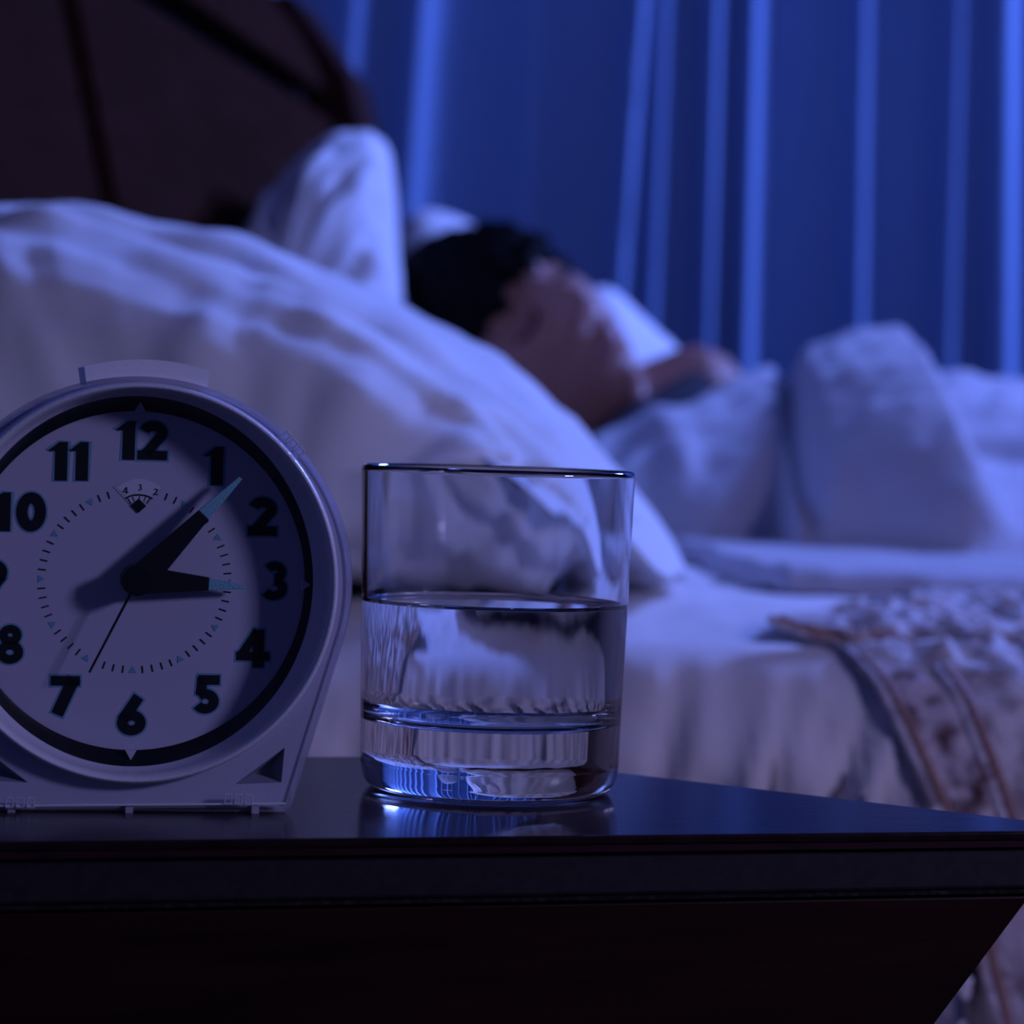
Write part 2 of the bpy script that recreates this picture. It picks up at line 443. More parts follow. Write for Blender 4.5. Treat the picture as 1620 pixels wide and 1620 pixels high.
tag(sp, 'quilted beige bedspread with twin cord trim draped over the near side of the bed', 'bedspread')
# band between the two cords and the cords themselves
def side_line(pxs, n=30):
    pts = [on_bed(p[0], p[1], 0.008) for p in pxs]
    return [curve_pt(pts, i / (n - 1)) for i in range(n)]
c1 = side_line([(1232, 978, 1.27), (1280, 998, 1.225), (1335, 1017, 1.194), (1372, 1048, 1.186), (1403, 1082, 1.181), (1432, 1135, 1.176), (1455, 1185, 1.172), (1482, 1245, 1.166), (1500, 1290, 1.162), (1530, 1370, 1.154), (1555, 1450, 1.147), (1600, 1640, 1.13)], 70)
c2 = side_line([(1375, 1000, 1.215), (1420, 1010, 1.196), (1462, 1030, 1.186), (1500, 1065, 1.178), (1530, 1105, 1.172), (1555, 1165, 1.166), (1575, 1215, 1.160), (1602, 1292, 1.152), (1632, 1370, 1.145), (1660, 1450, 1.138), (1705, 1640, 1.12)], 70)
def rope(i0): return lambda t: 0.0021 + 0.0003 * math.sin(t * 220)
def twin(line, dx): return [p + Vector((dx, 0, 0)) for p in line]
for line in (c1, c2):
    tube('cord', line, rope(0), M['cord'], sp)
    tube('cord', twin(line, -0.0042), rope(0), M['spread'], sp)
def band_pt(u, v):
    a = c1[min(69, int(round(v * 69)))]; b = c2[min(69, int(round(v * 69)))]
    p = a.lerp(b, u)
    q = 0.006 * fbm(p.x * 60, p.z * 60, 3) + 0.004 * math.sin(u * math.pi)
    return p + Vector((0, 0.001 - 0.6 * q, 0))
bd = grid('trim_band', 24, 69, band_pt, M['band'], sp)
bd['label'] = 'dark brown lace band between the two cords'

# ------------------------------------------------------------------ pillows
def pillow(name, section, seam_near, seam_far, y0, y1, m, wr=0.006, seedz=0.0, nu=120, nv=90, kt=(2.2, 0.7), kb=(8, 0.45), kc=(4, 0.55), fan=False):
    """section: closed profile (list of P points at mid depth, clockwise from one seam end over the top to the other and back under);
    the ends close on seam lines at depths y0 and y1"""
    top, bot = section
    def at(a, side):
        return curve_pt(top if side else bot, a)
    def pt(u, v):
        side = u < 0.5
        a = u * 2 if side else (1 - u) * 2
        mid = at(a, side)
        t = v * 2 - 1
        seam = curve_pt(seam_near if t < 0 else seam_far, a)
        wa_ = smooth(0.45, 1, a) + smooth(0.25, 0, a)
        ke = [(kt if side else kb)[i] * (1 - wa_) + kc[i] * wa_ for i in (0, 1)]
        k = (1 - abs(t) ** ke[0]) ** ke[1] if abs(t) < 1 else 0.0
        p = Vector((seam.x + (mid.x - seam.x) * k, 0, seam.z + (mid.z - seam.z) * k))
        ym = (y0 + y1) / 2
        p.y = ym + t * (y1 - y0) / 2
        rad = abs(t)
        wgt = wr * (0.25 + 1.1 * rad) * min(1, k * 3)
        if fan:                                        # creases running out from the near corner
            th = math.atan2(t + 1.02, 1.05 - a); rd = math.hypot(t + 1, 1 - a)
            n1 = 0.65 * fbm(th * 6 + 0.6 * fbm(a * 3, t * 3, 1), rd * 1.3, seedz, 3) + 0.8 * fbm(a * 8, t * 3.4, seedz, 3)
        else: n1 = fbm(a * 9 + seedz, t * 2.2, seedz, 3) + 0.8 * fbm(a * 16 - t * 5, t * 4 + seedz, 3.3 + seedz, 3)
        nrm = (mid - Vector((seam.x, mid.y, seam.z)))
        nrm = Vector((0.25 * nrm.x, t * -0.0 , nrm.z)); nrm = nrm.normalized() if nrm.length > 1e-6 else Vector((0, 0, 1))
        return p + nrm * (wgt * n1) + Vector((0, -1 if t < 0 else 1, 0)) * (wgt * 0.8 * n1 * smooth(.3, .9, rad))
    o = grid(name, nu, nv, pt, m, closed_u=True)
    return o

Y = 1.66
topA = [P(-330, 560, Y), P(-200, 420, Y), P(0, 352, Y), P(170, 347, Y), P(400, 393, Y), P(600, 470, Y), P(800, 590, Y), P(950, 712, Y), P(1040, 825, Y), P(1075, 895, Y)]
botA = [P(-330, 560, Y), P(-250, 700, Y), P(-150, 840, Y), P(0, 880, Y), P(200, 888, Y), P(400, 890, Y), P(600, 895, Y), P(800, 898, Y), P(950, 900, Y), P(1075, 895, Y)]
seamN = [P(-260, 640, 1.3), P(0, 680, 1.3), P(300, 730, 1.3), P(520, 745, 1.3), P(640, 735, 1.3), P(765, 722, 1.3)]
seamF = [P(-200, 560, 2.0), P(200, 600, 2.0), P(500, 640, 2.0), P(760, 700, 2.0)]
pa = pillow('pillow', (topA, botA), seamN, seamF, 1.30, 2.03, M['linen'], 0.0125, 2.0, 160, 120, (3.0, 0.5), (5, 0.5), (3.2, 0.6), True)
tag(pa, 'large white pillow in the foreground behind the clock and the glass', 'pillow')

Y = 2.31
topB = [P(330, 520, Y), P(390, 380, Y), P(450, 280, Y), P(520, 222, Y), P(575, 207, Y), P(612, 235, Y), P(622, 300, Y), P(628, 420, Y), P(636, 560, Y)]
botB = [P(330, 520, Y), P(380, 560, Y), P(430, 600, Y), P(500, 640, Y), P(540, 660, Y), P(580, 660, Y), P(600, 650, Y), P(620, 620, Y), P(636, 560, Y)]
seamN = [P(380, 480, 2.16), P(430, 420, 2.16), P(470, 400, 2.16), P(500, 440, 2.16), P(520, 520, 2.16)]
seamF = [P(470, 450, 2.46), P(540, 350, 2.46), P(580, 340, 2.46), P(610, 430, 2.46), P(622, 520, 2.46)]
pb = pillow('pillow', (topB, botB), seamN, seamF, 2.16, 2.46, M['linen'], 0.010, 7.0, 90, 60)
tag(pb, 'white pillow propped upright against the far end of the headboard', 'pillow')

# pillow under the head: low, reaching beyond the face
Y = 2.66
topC = [P(560, 600, Y), P(610, 420, Y), P(660, 335, Y), P(745, 352, Y), P(800, 430, Y), P(880, 480, Y), P(960, 455, Y), P(1040, 520, Y), P(1110, 585, Y), P(1200, 608, Y), P(1240, 660, Y)]
botC = [P(560, 600, Y), P(580, 700, Y), P(640, 780, Y), P(700, 790, Y), P(780, 800, Y), P(860, 805, Y), P(940, 800, Y), P(1020, 795, Y), P(1100, 790, Y), P(1190, 740, Y), P(1240, 660, Y)]
seamN = [P(620, 600, 2.36), P(740, 660, 2.36), P(860, 720, 2.36), P(1000, 750, 2.36), P(1080, 750, 2.36)]
seamF = [P(620, 560, 2.92), P(720, 480, 2.92), P(860, 560, 2.92), P(1000, 560, 2.92), P(1180, 640, 2.92)]
pc = pillow('pillow', (topC, botC), seamN, seamF, 2.36, 2.96, M['linen'], 0.006, 13.0, 90, 60, (1.5, 1.5), (2.2, 0.8), (1.8, 1.1))
tag(pc, 'white pillow under the sleeping head, its corner bright beyond the face', 'pillow')

# ------------------------------------------------------------------ the sleeping person
HY = 2.46
HC = P(810, 569, HY)                                # centre of the head
cax = Vector((-0.87, 0.06, 0.48)).normalized()    # chin -> crown
turn = R(53)
nax = Vector((0.48, 0, 0.87)) * math.cos(turn) + Vector((0, -1, 0)) * math.sin(turn)
nax = (nax - cax * nax.dot(cax)).normalized()
sax = nax.cross(cax).normalized()                   # towards the person's right (the camera)
HS = 1.0
def HP(s, n, c): return HC + (sax * s + nax * n + cax * c) * HS
def g(x, y, sx, sy): return math.exp(-(x / sx) ** 2 - (y / sy) ** 2)
def head_vert(d, hair=False):
    s, n, c = d
    rx, rn, rc = 0.076, 0.097, 0.113
    p = Vector((s * rx, n * rn, c * rc))
    if p.z > 0: p.z *= 0.93
    if p.z < 0:                                      # jaw narrows, face flattens
        k = -p.z / rc
        p.x *= 1 - 0.30 * k ** 1.5
        if p.y < 0: p.y *= 1 - 0.55 * k
        else: p.y *= 1 + 0.05 * k
    if not hair and p.y > 0:
        f = smooth(0.15, 0.6, n)
        x, z = p.x, p.z
        a = 0
        a += 0.006 * g(abs(x) - 0.028, z - 0.030, 0.024, 0.008)          # brow ridge
        a -= 0.010 * g(abs(x) - 0.031, z - 0.006, 0.016, 0.012)          # eye sockets
        a += 0.005 * g(abs(x) - 0.031, z - 0.003, 0.012, 0.009)          # closed lids
        nz = max(0, min(1, (0.022 - z) / 0.055))
        a += (0.006 + 0.020 * nz) * g(x, 0, 0.006 + 0.006 * nz, 1) * smooth(0.028, 0.018, z) * smooth(-0.042, -0.030, z)
        a += 0.008 * g(abs(x) - 0.013, z + 0.030, 0.007, 0.007)          # nostril wings
        a += 0.004 * g(abs(x) - 0.040, z + 0.022, 0.020, 0.020)          # cheeks
        a -= 0.004 * g(x, z + 0.047, 0.006, 0.006)
        a += 0.010 * g(x, z + 0.0565, 0.022, 0.0050)                     # upper lip
        a += 0.011 * g(x, z + 0.068, 0.019, 0.0055)                      # lower lip
        a -= 0.005 * g(x, z + 0.080, 0.02, 0.006)
        a += 0.012 * g(x, z + 0.098, 0.022, 0.013)                       # chin
        p.y += a * f
    return p
def ico(sub):
    bm = bmesh.new(); bmesh.ops.create_icosphere(bm, subdivisions=sub, radius=1); return bm
parts_v, parts_f = [], []
def add_bm(bm, fn):
    bm.verts.ensure_lookup_table(); k = len(parts_v)
    parts_v.extend(fn(v.co) for v in bm.verts)
    parts_f.extend(tuple(v.index + k for v in f.verts) for f in bm.faces); bm.free()
def blob(c, ax, ay, az):                             # an ellipsoid with three axes
    b = ico(3); add_bm(b, lambda q: c + ax * q.x + ay * q.y + az * q.z)
def limb(pts, rads, flat=None):
    n = 0
    for (a, b), (ra, rb) in zip(zip(pts, pts[1:]), zip(rads, rads[1:])):
        steps = max(2, int((b - a).length / (0.35 * min(ra, rb))))
        for i in range(steps + 1):
            t = i / steps; r = ra + (rb - ra) * t; c = a.lerp(b, t)
            bb = ico(2); fz = flat or 1.0
            add_bm(bb, lambda q, c=c, r=r: c + Vector((q.x * r, q.y * r, q.z * r * fz)))
add_bm(ico(6), lambda q: (lambda p: HP(p.x, p.y, p.z))(head_vert(q)))
for sgn in (1, -1):                                  # ears
    e = HP(sgn * 0.078, -0.012, -0.004)
    b = ico(3); add_bm(b, lambda q, e=e, sgn=sgn: e + sax * (q.x * 0.007 + sgn * 0.006 * (q.y < 0) * -q.y * 1.2) + nax * (q.y * 0.018) + cax * (q.z * 0.031 + q.y * 0.004))
Y0 = 2.50                                            # body axis depth
SH = P(1095, 640, Y0)                      # base of the neck
limb([HP(0, -0.025, -0.050), HP(0, -0.022, -0.105).lerp(SH, 0.3), SH], [0.058, 0.052, 0.050])
blob(Vector((0.31, Y0, 0.664)), Vector((0.17, 0, 0)), Vector((0, 0.175, 0)), Vector((0, 0, 0.055)))
blob(Vector((0.52, Y0, 0.655)), Vector((0.20, 0, 0)), Vector((0, 0.135, 0)), Vector((0, 0, 0.052)))
blob(Vector((0.72, Y0, 0.648)), Vector((0.15, 0, 0)), Vector((0, 0.135, 0)), Vector((0, 0, 0.050)))
for sg in (1, -1):
    limb([Vector((0.235, Y0 - sg * 0.150, 0.66)), Vector((0.50, Y0 - sg * 0.165, 0.645)), Vector((0.72, Y0 - sg * 0.15, 0.642))], [0.044, 0.034, 0.027])
    hb_ = Vector((0.775, Y0 - sg * 0.145, 0.640))
    blob(hb_, Vector((0.045, 0, 0)), Vector((0, 0.038, 0)), Vector((0, 0, 0.014)))
    for k, ln in enumerate((0.062, 0.074, 0.078, 0.070)):
        a0 = hb_ + Vector((0.036, sg * (0.026 - 0.0175 * k), 0)); limb([a0, a0 + Vector((ln * 0.6, 0, 0.004)), a0 + Vector((ln, 0, -0.006))], [0.009, 0.008, 0.007])
    limb([hb_ + Vector((-0.02, sg * 0.034, 0)), hb_ + Vector((0.015, sg * 0.055, -0.004)), hb_ + Vector((0.04, sg * 0.058, -0.008))], [0.011, 0.010, 0.008])
    limb([Vector((0.78, Y0 - sg * 0.075, 0.645)), Vector((1.17, Y0 - sg * 0.075, 0.640)), Vector((1.52, Y0 - sg * 0.075, 0.636))], [0.062, 0.046, 0.032])
    limb([Vector((1.53, Y0 - sg * 0.075, 0.634)), Vector((1.60, Y0 - sg * 0.15, 0.650))], [0.032, 0.022])
raw = bpy.data.meshes.new('raw'); raw.from_pydata([tuple(v) for v in parts_v], [], parts_f)
tmp = bpy.data.objects.new('raw', raw); COL.objects.link(tmp)
rm = tmp.modifiers.new('skin', 'REMESH'); rm.mode = 'VOXEL'; rm.voxel_size = 0.0034
sm = tmp.modifiers.new('soft', 'SMOOTH'); sm.iterations = 4; sm.factor = 0.5
dg = bpy.context.evaluated_depsgraph_get()
bme = bpy.data.meshes.new_from_object(tmp.evaluated_get(dg)); bme.name = 'person'
bpy.data.objects.remove(tmp)
person = link('person', bme, M['skin'], None, True)
tag(person, 'dark-haired person asleep on the back in bed, face turned towards the clock', 'person')

def shell(name, test, off, m, sub=6, rough=0.0, fr=30):
    bm = ico(sub); bm.verts.ensure_lookup_table()
    kill = [v for v in bm.verts if not test(head_vert(v.co, True), v.co)]
    bmesh.ops.delete(bm, geom=kill, context='VERTS')
    for v in bm.verts:
        d = v.co.copy(); p = head_vert(d, True)
        k = off * (1 + rough * noise.noise(Vector((d.x * fr, d.y * fr * .5, d.z * fr * .5))))
        p = p + Vector((d.x, d.y, d.z)) * k
        v.co = HP(p.x, p.y, p.z)
    me = bpy.data.meshes.new(name); bm.to_mesh(me); bm.free()
    o = link(name, me, m, person, True)
    s = o.modifiers.new('thickness', 'SOLIDIFY'); s.thickness = off * 1.3; s.offset = -1
    return o
def hair_test(p, d):
    fringe = 0.020 + 0.006 * noise.noise(Vector((d.x * 14, 0, 0)))
    if p.y > 0.035 and p.z < fringe: return False
    if p.z < -0.055 and p.y > -0.06: return False
    if p.y > 0.035 and p.z < 0.012: return False
    if p.y > -0.012 and p.z < -0.004: return False
    return p.z > -0.09
shell('hair', hair_test, 0.016, M['hair'], 6, 0.45, 16)
for sg in (1, -1):
    def fp(x, z, o=0.0):
        d = Vector((x / 0.076, 0, z / 0.113)); d.y = math.sqrt(max(0.02, 1 - d.x**2 - d.z**2)); d.normalize()
        p = head_vert(d); return HP(p.x, p.y + o, p.z)
    pts = [fp(sg * (0.016 + 0.032 * t), 0.031 + 0.006 * math.sin(t * math.pi * 0.8), 0.001) for t in [i / 9 for i in range(10)]]
    tube('eyebrow', pts, lambda t: 0.0036 * (1 - 0.6 * t), M['brow'], person)
    pts = [fp(sg * (0.019 + 0.026 * t), -0.003 - 0.004 * math.sin(t * math.pi), 0.001) for t in [i / 9 for i in range(10)]]
    tube('eyelashes', pts, 0.0022, M['brow'], person)
pts = [fp(0.022 * (t * 2 - 1), -0.0615, 0.0) for t in [i / 9 for i in range(10)]]
tube('lips', pts, lambda t: 0.0045 * math.sin(math.pi * (0.08 + 0.84 * t)), M['lips'], person)
# dark collar of the shirt round the base of the neck
cl = [P(a, b, c) for a, b, c in [(960, 700, 2.36), (1010, 662, 2.40), (1060, 640, 2.43), (1105, 615, 2.47), (1130, 595, 2.53), (1120, 590, 2.58), (1060, 600, 2.61)]]
shc = tube('shirt_collar', [curve_pt(cl, i / 39) for i in range(40)], lambda t: 0.010 + 0.006 * math.sin(t * math.pi), M['shirt'], person, 12)
shc['label'] = 'dark shirt collar'

# ------------------------------------------------------------------ duvet over the body
SIL = [(900, 745), (940, 703), (1000, 684), (1060, 655), (1120, 626), (1180, 600), (1225, 580), (1250, 563), (1300, 545), (1350, 533), (1400, 528), (1440, 540),
       (1475, 575), (1520, 590), (1580, 606), (1640, 630), (1720, 640), (1900, 640), (2300, 650), (2900, 660)]
RY = 2.34
silw = [(P(a, b, RY).x, P(a, b, RY).z) for a, b in SIL]
fold_x = [(0.622, P(1272, 870, 1.95).x), (0.70, P(1245, 720, 2.1).x), (0.76, P(1232, 575, RY).x)]
hump3 = [(P(a, b, 2.5).x, P(a, b, 2.5).z) for a, b in [(1430, 640), (1480, 595), (1515, 586), (1560, 598), (1640, 612), (1760, 622), (1900, 615), (2400, 630), (3000, 670)]]
def mound(t, p=2.2, q=0.62):
    t = abs(t); return (1 - t ** p) ** q if t < 1 else 0.0
D0 = BED_Z + 0.012
def duvet_z(x, y):
    h = max(0.0, interp(silw, x) - D0)
    # near foot of the body's flank, closer to the camera under the second hump
    xr = x / y * RY
    near = 1.97 - 0.10 * smooth(0.203, 0.222, xr) + 0.02 * math.sin(x * 40)
    # the second hump leans to the right: its right flank slants down towards the foot
    k0 = mound((RY - y) / (RY - near), 2.4, 0.58) if y < RY else mound((y - RY) / 0.62, 2.2, 0.8)
    edge = 0.300 + 0.085 * (1 - k0) ** 0.8
    dr = xr - edge
    z1 = h * k0 * (1 - 0.55 * smooth(-0.006, 0.030, dr))
    # third hump lies further back
    n3 = 2.19 + 0.02 * math.sin(x * 25)
    k3 = mound((2.5 - y) / (2.5 - n3), 2.2, 0.6) if y < 2.5 else mound((y - 2.5) / 0.42, 2.2, 0.8)
    h3 = interp(hump3, x / y * 2.5) - D0
    z3 = max(0.0, h3) * k3 * smooth(0.285, 0.325, xr)
    k = k0
    z = D0 + max(z1, z3)
    dxf = (xr - 0.208 - 0.03 * (1 - k))
    z -= 0.024 * math.exp(-(dxf / 0.009) ** 2) * smooth(0.03, 0.3, k)
    z += 0.007 * fbm(xr * 20 - z * 14, y * 5, 2.0) * smooth(0, 0.3, k)
    z += 0.008 * math.exp(-((xr - 0.135 + 0.06 * (k - .5)) / 0.018) ** 2) * k
    z += 0.002 * fbm(x * 24 + y * 14, y * 16, 5) + 0.004 * abs(fbm(x * 9 + y * 5, y * 20, 8))
    return z
def duvet_pt(u, v):
    y = 1.58 + v * 1.36
    xl = interp([(1.50, 0.16), (1.7, 0.12), (1.85, 0.115), (1.95, 0.085), (2.1, 0.055), (2.3, 0.052), (2.5, 0.09), (2.6, 0.15), (2.95, 0.22)], y)
    x = xl + (1.72 - xl) * (0.35 * u + 0.65 * u * u)
    e = min(1, u / 0.012, v / 0.012)
    z = duvet_z(x, y) - 0.012 * (1 - math.sqrt(e))
    return Vector((x, y + 0.004 * noise.noise(Vector((x * 30, y * 3, 0))), z))
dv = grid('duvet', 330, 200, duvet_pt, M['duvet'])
tag(dv, 'pale duvet rising in humps over the sleeping person', 'duvet')

# ------------------------------------------------------------------ nightstand
TZ = 0.600
top = [PZ(-700, 1339, TZ), PZ(1762, 1313.5, TZ), PZ(765, 1197, TZ), PZ(-700, 1197, TZ)]
ns = empty('nightstand', (0, 0, 0))
tag(ns, 'dark polished wooden nightstand under the clock and the glass of water', 'nightstand')
tp = prism_z('table_top', top, TZ - 0.0024, TZ, M['woodtop'], ns, 0.0007)
prism_z('top_lip', inset(top, 0.0003), TZ - 0.0040, TZ - 0.0024, M['lip'], ns)
prism_z('edge_moulding', inset(top, 0.0022), TZ - 0.0150, TZ - 0.0040, M['edge'], ns, 0.0012)
prism_z('seam_bead', inset(top, 0.0016), TZ - 0.0158, TZ - 0.0150, M['dust'], ns)
bt = inset(top, 0.0030)
# tapering body: front upright, right side slanting inwards going down
fdir = (bt[1] - bt[0]).normalized()
def bodyring(z):
    d = max(0, (TZ - 0.0158) - z)
    sl = fdir * (-min(d, 0.26) * 0.79 - 0.0135)
    return [(bt[0] - sl * 0.2), (bt[1] + sl), (bt[2] + sl * 0.8), (bt[3] - sl * 0.2)]
zs = [TZ - 0.0158, TZ - 0.10, TZ - 0.18, TZ - 0.2758, 0.03]
vs = []; fs = []
for z in zs:
    for q in bodyring(z): vs.append((q.x, q.y, z))
for k in range(len(zs) - 1):
    for i in range(4):
        fs.append((k*4+i, k*4+(i+1) % 4, (k+1)*4+(i+1) % 4, (k+1)*4+i))
fs += [(0, 1, 2, 3), tuple(range((len(zs)-1)*4, len(zs)*4))]
bo = mesh_obj('front_panel', vs, fs, M['wood'], ns)
b = bo.modifiers.new('bevel', 'BEVEL'); b.width = 0.0015; b.segments = 2; b.limit_method = 'ANGLE'
rg = bodyring(0.0)
prism_z('plinth', inset([(q.x, q.y) for q in rg], -0.012), 0.0, 0.03, M['wood'], ns, 0.003)

# ------------------------------------------------------------------ alarm clock
CS = 6498.0; CR = R(1.2)
def L(px, py):                    # picture position on the clock's face -> metres from the middle of its foot
    dx, dy = px - 216, py - 924
    x = dx * math.cos(CR) + dy * math.sin(CR); y = -dx * math.sin(CR) + dy * math.cos(CR)
    return (x / CS, (363 - y) / CS)
foot = PZ(209, 1286, TZ)
ck = empty('alarm_clock', foot); ck.rotation_euler = (0, 0, R(11))
tag(ck, 'white round-topped alarm clock with black numerals beside the glass', 'alarm clock')
CX, CV = L(216, 924)
def oval(rx, ry, n=96):
    return [(CX + rx / CS * math.cos(2*math.pi*i/n), CV + ry / CS * math.sin(2*math.pi*i/n)) for i in range(n)]
def outline(ins=0.0, ins_b=None):
    """round top running into straight sides that taper to the foot; ins in picture units"""
    ib = ins if ins_b is None else ins_b
    a, b = 341 - ins, 327 - ins
    pts = []
    n = 72; lo = R(-13)
    for i in range(n + 1):
        q = lo + (math.pi - 2 * lo) * i / n
        pts.append((a * math.cos(q), -b * math.sin(q)))
    yb = 361 - ib
    xb = 253 - ins
    pts.append((-xb - 1, yb - 8)); pts.append((-xb + 8, yb)); pts.append((xb - 8, yb)); pts.append((xb + 1, yb - 8))
    return [(x / CS, (363 - y) / CS) for x, y in pts]
# clear cover: outer shell round the white case
HOLE = oval(318, 318)
tri = [L(452, 1188), L(447, 1244), L(372, 1246)]
triL = [(-x, y) for x, y in tri][::-1]
plate('body', [outline(9, 9)], -0.0136, -0.046, M['plastic'], ck, 0.003)
plate('dial_housing', [outline(9, 9), oval(312, 314)], -0.0075, -0.0137, M['plastic'], ck)
plate('front_plate', [outline(9, 9), oval(316, 316), tri, triL], -0.0028, -0.0075, M['plastic'], ck)
for t in (tri, triL):
    tc_ = (sum(p[0] for p in t) / 3, sum(p[1] for p in t) / 3)
    ti = [(tc_[0] + (p[0] - tc_[0]) * 0.35, tc_[1] + (p[1] - tc_[1]) * 0.35) for p in t]
    pv = [(p[0], 0.0028, p[1]) for p in t] + [(p[0], 0.0068, p[1]) for p in ti]
    mesh_obj('corner_pocket', pv, [(0, 1, 4, 3), (1, 2, 5, 4), (2, 0, 3, 5), (3, 4, 5)], M['pocket'], ck)
cv = plate('clear_cover', [outline(0), HOLE], 0.0, -0.0022, M['clear'], ck, 0.0009)
cv['label'] = 'clear acrylic front cover'
plate('clear_rim', [outline(0), outline(8, 9)], -0.0022, -0.012, M['frost'], ck)
# bezel: satin ring rolled round the dial opening
def lathe_oval(name, prof, m, n=128, closed=False):
    vs = []; fs = []; k = len(prof)
    for i in range(n):
        q = 2 * math.pi * i / n
        for rx, ry, wq in prof:
            vs.append((CX + rx / CS * math.cos(q), -wq, CV + ry / CS * math.sin(q)))
    for i in range(n):
        j = (i + 1) % n
        for a in range(k - 1):
            fs.append((i*k+a, j*k+a, j*k+a+1, i*k+a+1))
    return mesh_obj(name, vs, fs, m, ck, True)
lathe_oval('bezel', [(284, 296, -0.0085), (290, 300, -0.0070), (298, 303, -0.0042), (304, 306, -0.0012), (308, 309, 0.0006), (312, 312, 0.0011), (316, 315, 0.0005), (319, 318, -0.0012), (321, 320, -0.0035)], M['bezel'])
lathe_oval('dial_ring', [(273, 272, -0.0118), (278, 284, -0.0108), (284, 296, -0.0085)], M['ring'])
plate('dial', [oval(276, 274)], -0.0120, -0.0135, M['dial'], ck)
DW = -0.0120
# domed clear window over the dial
def lens_pt(u, v):
    q = 2 * math.pi * u; r = v
    return Vector((CX + 300 / CS * r * math.cos(q), -(-0.0012 + 0.0012 * (1 - r * r)), CV + 303 / CS * r * math.sin(q)))
ln = grid('dial_window', 96, 12, lens_pt, M['lens'], ck, closed_u=True)
# four white darts cut into the black ring
for a in range(4):
    q = a * math.pi / 2
    rx = (271, 274)[a % 2]; tipr = (282, 287)[a % 2]
    c, s_ = math.cos(q), math.sin(q)
    pt = lambda rr, tt: (CX + (rr * c - tt * s_) / CS, CV + (rr * s_ + tt * c) / CS)
    plate('dart', [[pt(rx - 3, -9), pt(tipr, 0), pt(rx - 3, 9)]], -0.0100, -0.0119, M['dial'], ck)

# --- lettering drawn as flat ink
class Ink:
    def __init__(s): s.v = []; s.f = []
    def poly(s, pts, w):
        k = len(s.v); t = tessellate_polygon([[Vector((p[0], p[1], 0)) for p in pts]])
        s.v += [(p[0], -w, p[1]) for p in pts]; s.f += [tuple(i + k for i in q) for q in t]
    def stroke(s, pts, width, w, cap=0.0, closed=False):
        pts = [Vector(p) for p in pts]; n = len(pts)
        if cap and not closed:
            pts[0] = pts[0] + (pts[0] - pts[1]).normalized() * cap; pts[-1] = pts[-1] + (pts[-1] - pts[-2]).normalized() * cap
        k = len(s.v)
        for i, p in enumerate(pts):
            if closed: a, b = pts[i - 1], pts[(i + 1) % n]
            else: a, b = pts[max(0, i-1)], pts[min(n-1, i+1)]
            t = (b - a).normalized(); nr = Vector((-t.y, t.x))
            mi = 1.0
            if (closed or 0 < i < n - 1):
                t1 = (p - a).normalized(); mi = 1 / max(0.6, abs(Vector((-t1.y, t1.x)).dot(nr)))
            for sg in (1, -1):
                q = p + nr * (sg * width / 2 * mi); s.v.append((q.x, -w, q.y))
        for i in range(n if closed else n - 1):
            j = (i + 1) % n
            s.f.append((k + 2*i, k + 2*i + 1, k + 2*j + 1, k + 2*j))
def arc(cx, cy, rx, ry, a0, a1, n=22):
    return [(cx + rx * math.cos(R(a0 + (a1 - a0) * i / n)), cy + ry * math.sin(R(a0 + (a1 - a0) * i / n))) for i in range(n + 1)]
T = 0.29
def glyph(ch):                    # list of ('p', polygon) / ('s', points, width) / ('c', closed points, width), cap height 1
    if ch == '1': return [('p', [(-0.03, 1), (0.17, 1), (0.17, 0), (-0.14, 0), (-0.14, 0.76), (-0.33, 0.76)])]
    if ch == '2':
        a = arc(0.0, 0.70, 0.235, 0.175, 165, -28)
        return [('s', a + [(0.10, 0.49), (-0.17, 0.15)], 0.255), ('s', [(-0.38, 0.12), (0.38, 0.12)], 0.24)]
    if ch == '3': return [('s', arc(-0.02, 0.735, 0.19, 0.155, 150, -85), 0.215), ('s', arc(-0.03, 0.30, 0.235, 0.19, 85, -150), 0.225)]
    if ch == '4': return [('s', [(0.13, 0.98), (0.13, 0.0)], 0.28), ('s', [(0.10, 0.96), (-0.32, 0.30)], 0.22), ('s', [(-0.44, 0.29), (0.42, 0.29)], 0.22)]
    if ch == '5': return [('s', [(-0.22, 0.875), (0.33, 0.875)], 0.25), ('s', [(-0.12, 0.95), (-0.15, 0.48)], 0.25), ('s', arc(-0.03, 0.315, 0.225, 0.195, 136, -150), 0.245)]
    if ch == '6': return [('c', arc(0, 0.32, 0.235, 0.195, 0, 345, 24), 0.26), ('s', [(-0.22, 0.40), (0.17, 1.0)], 0.28)]
    if ch == '7': return [('s', [(-0.34, 0.875), (0.40, 0.875)], 0.25), ('s', [(0.24, 0.92), (-0.16, 0.0)], 0.31)]
    if ch == '8': return [('c', arc(0, 0.74, 0.175, 0.155, 0, 345, 24), 0.21), ('c', arc(0, 0.295, 0.22, 0.185, 0, 345, 24), 0.225)]
    if ch == '9': return [('c', arc(0, 0.68, 0.235, 0.195, 0, 345, 24), 0.26), ('s', [(0.22, 0.60), (-0.17, 0.0)], 0.28)]
    if ch == '0': return [('c', arc(0, 0.5, 0.235, 0.365, 0, 345, 30), 0.28)]
def write(ink, ch, px, py, h, w, grow=0.0, thin=1.0):
    x0, y0 = L(px, py); sc = h / CS
    f = lambda p: (x0 + p[0] * sc, y0 + (p[1] - 0.5) * sc)
    for g_ in glyph(ch):
        if g_[0] == 'p':
            ink.poly([f(p) for p in g_[1]], w)
            if grow: ink.stroke([f(p) for p in g_[1]], 2 * grow / CS, w, closed=True)
        else:
            ink.stroke([f(p) for p in g_[1]], g_[2] * sc * thin + 2 * grow / CS, w, grow / CS, g_[0] == 'c')
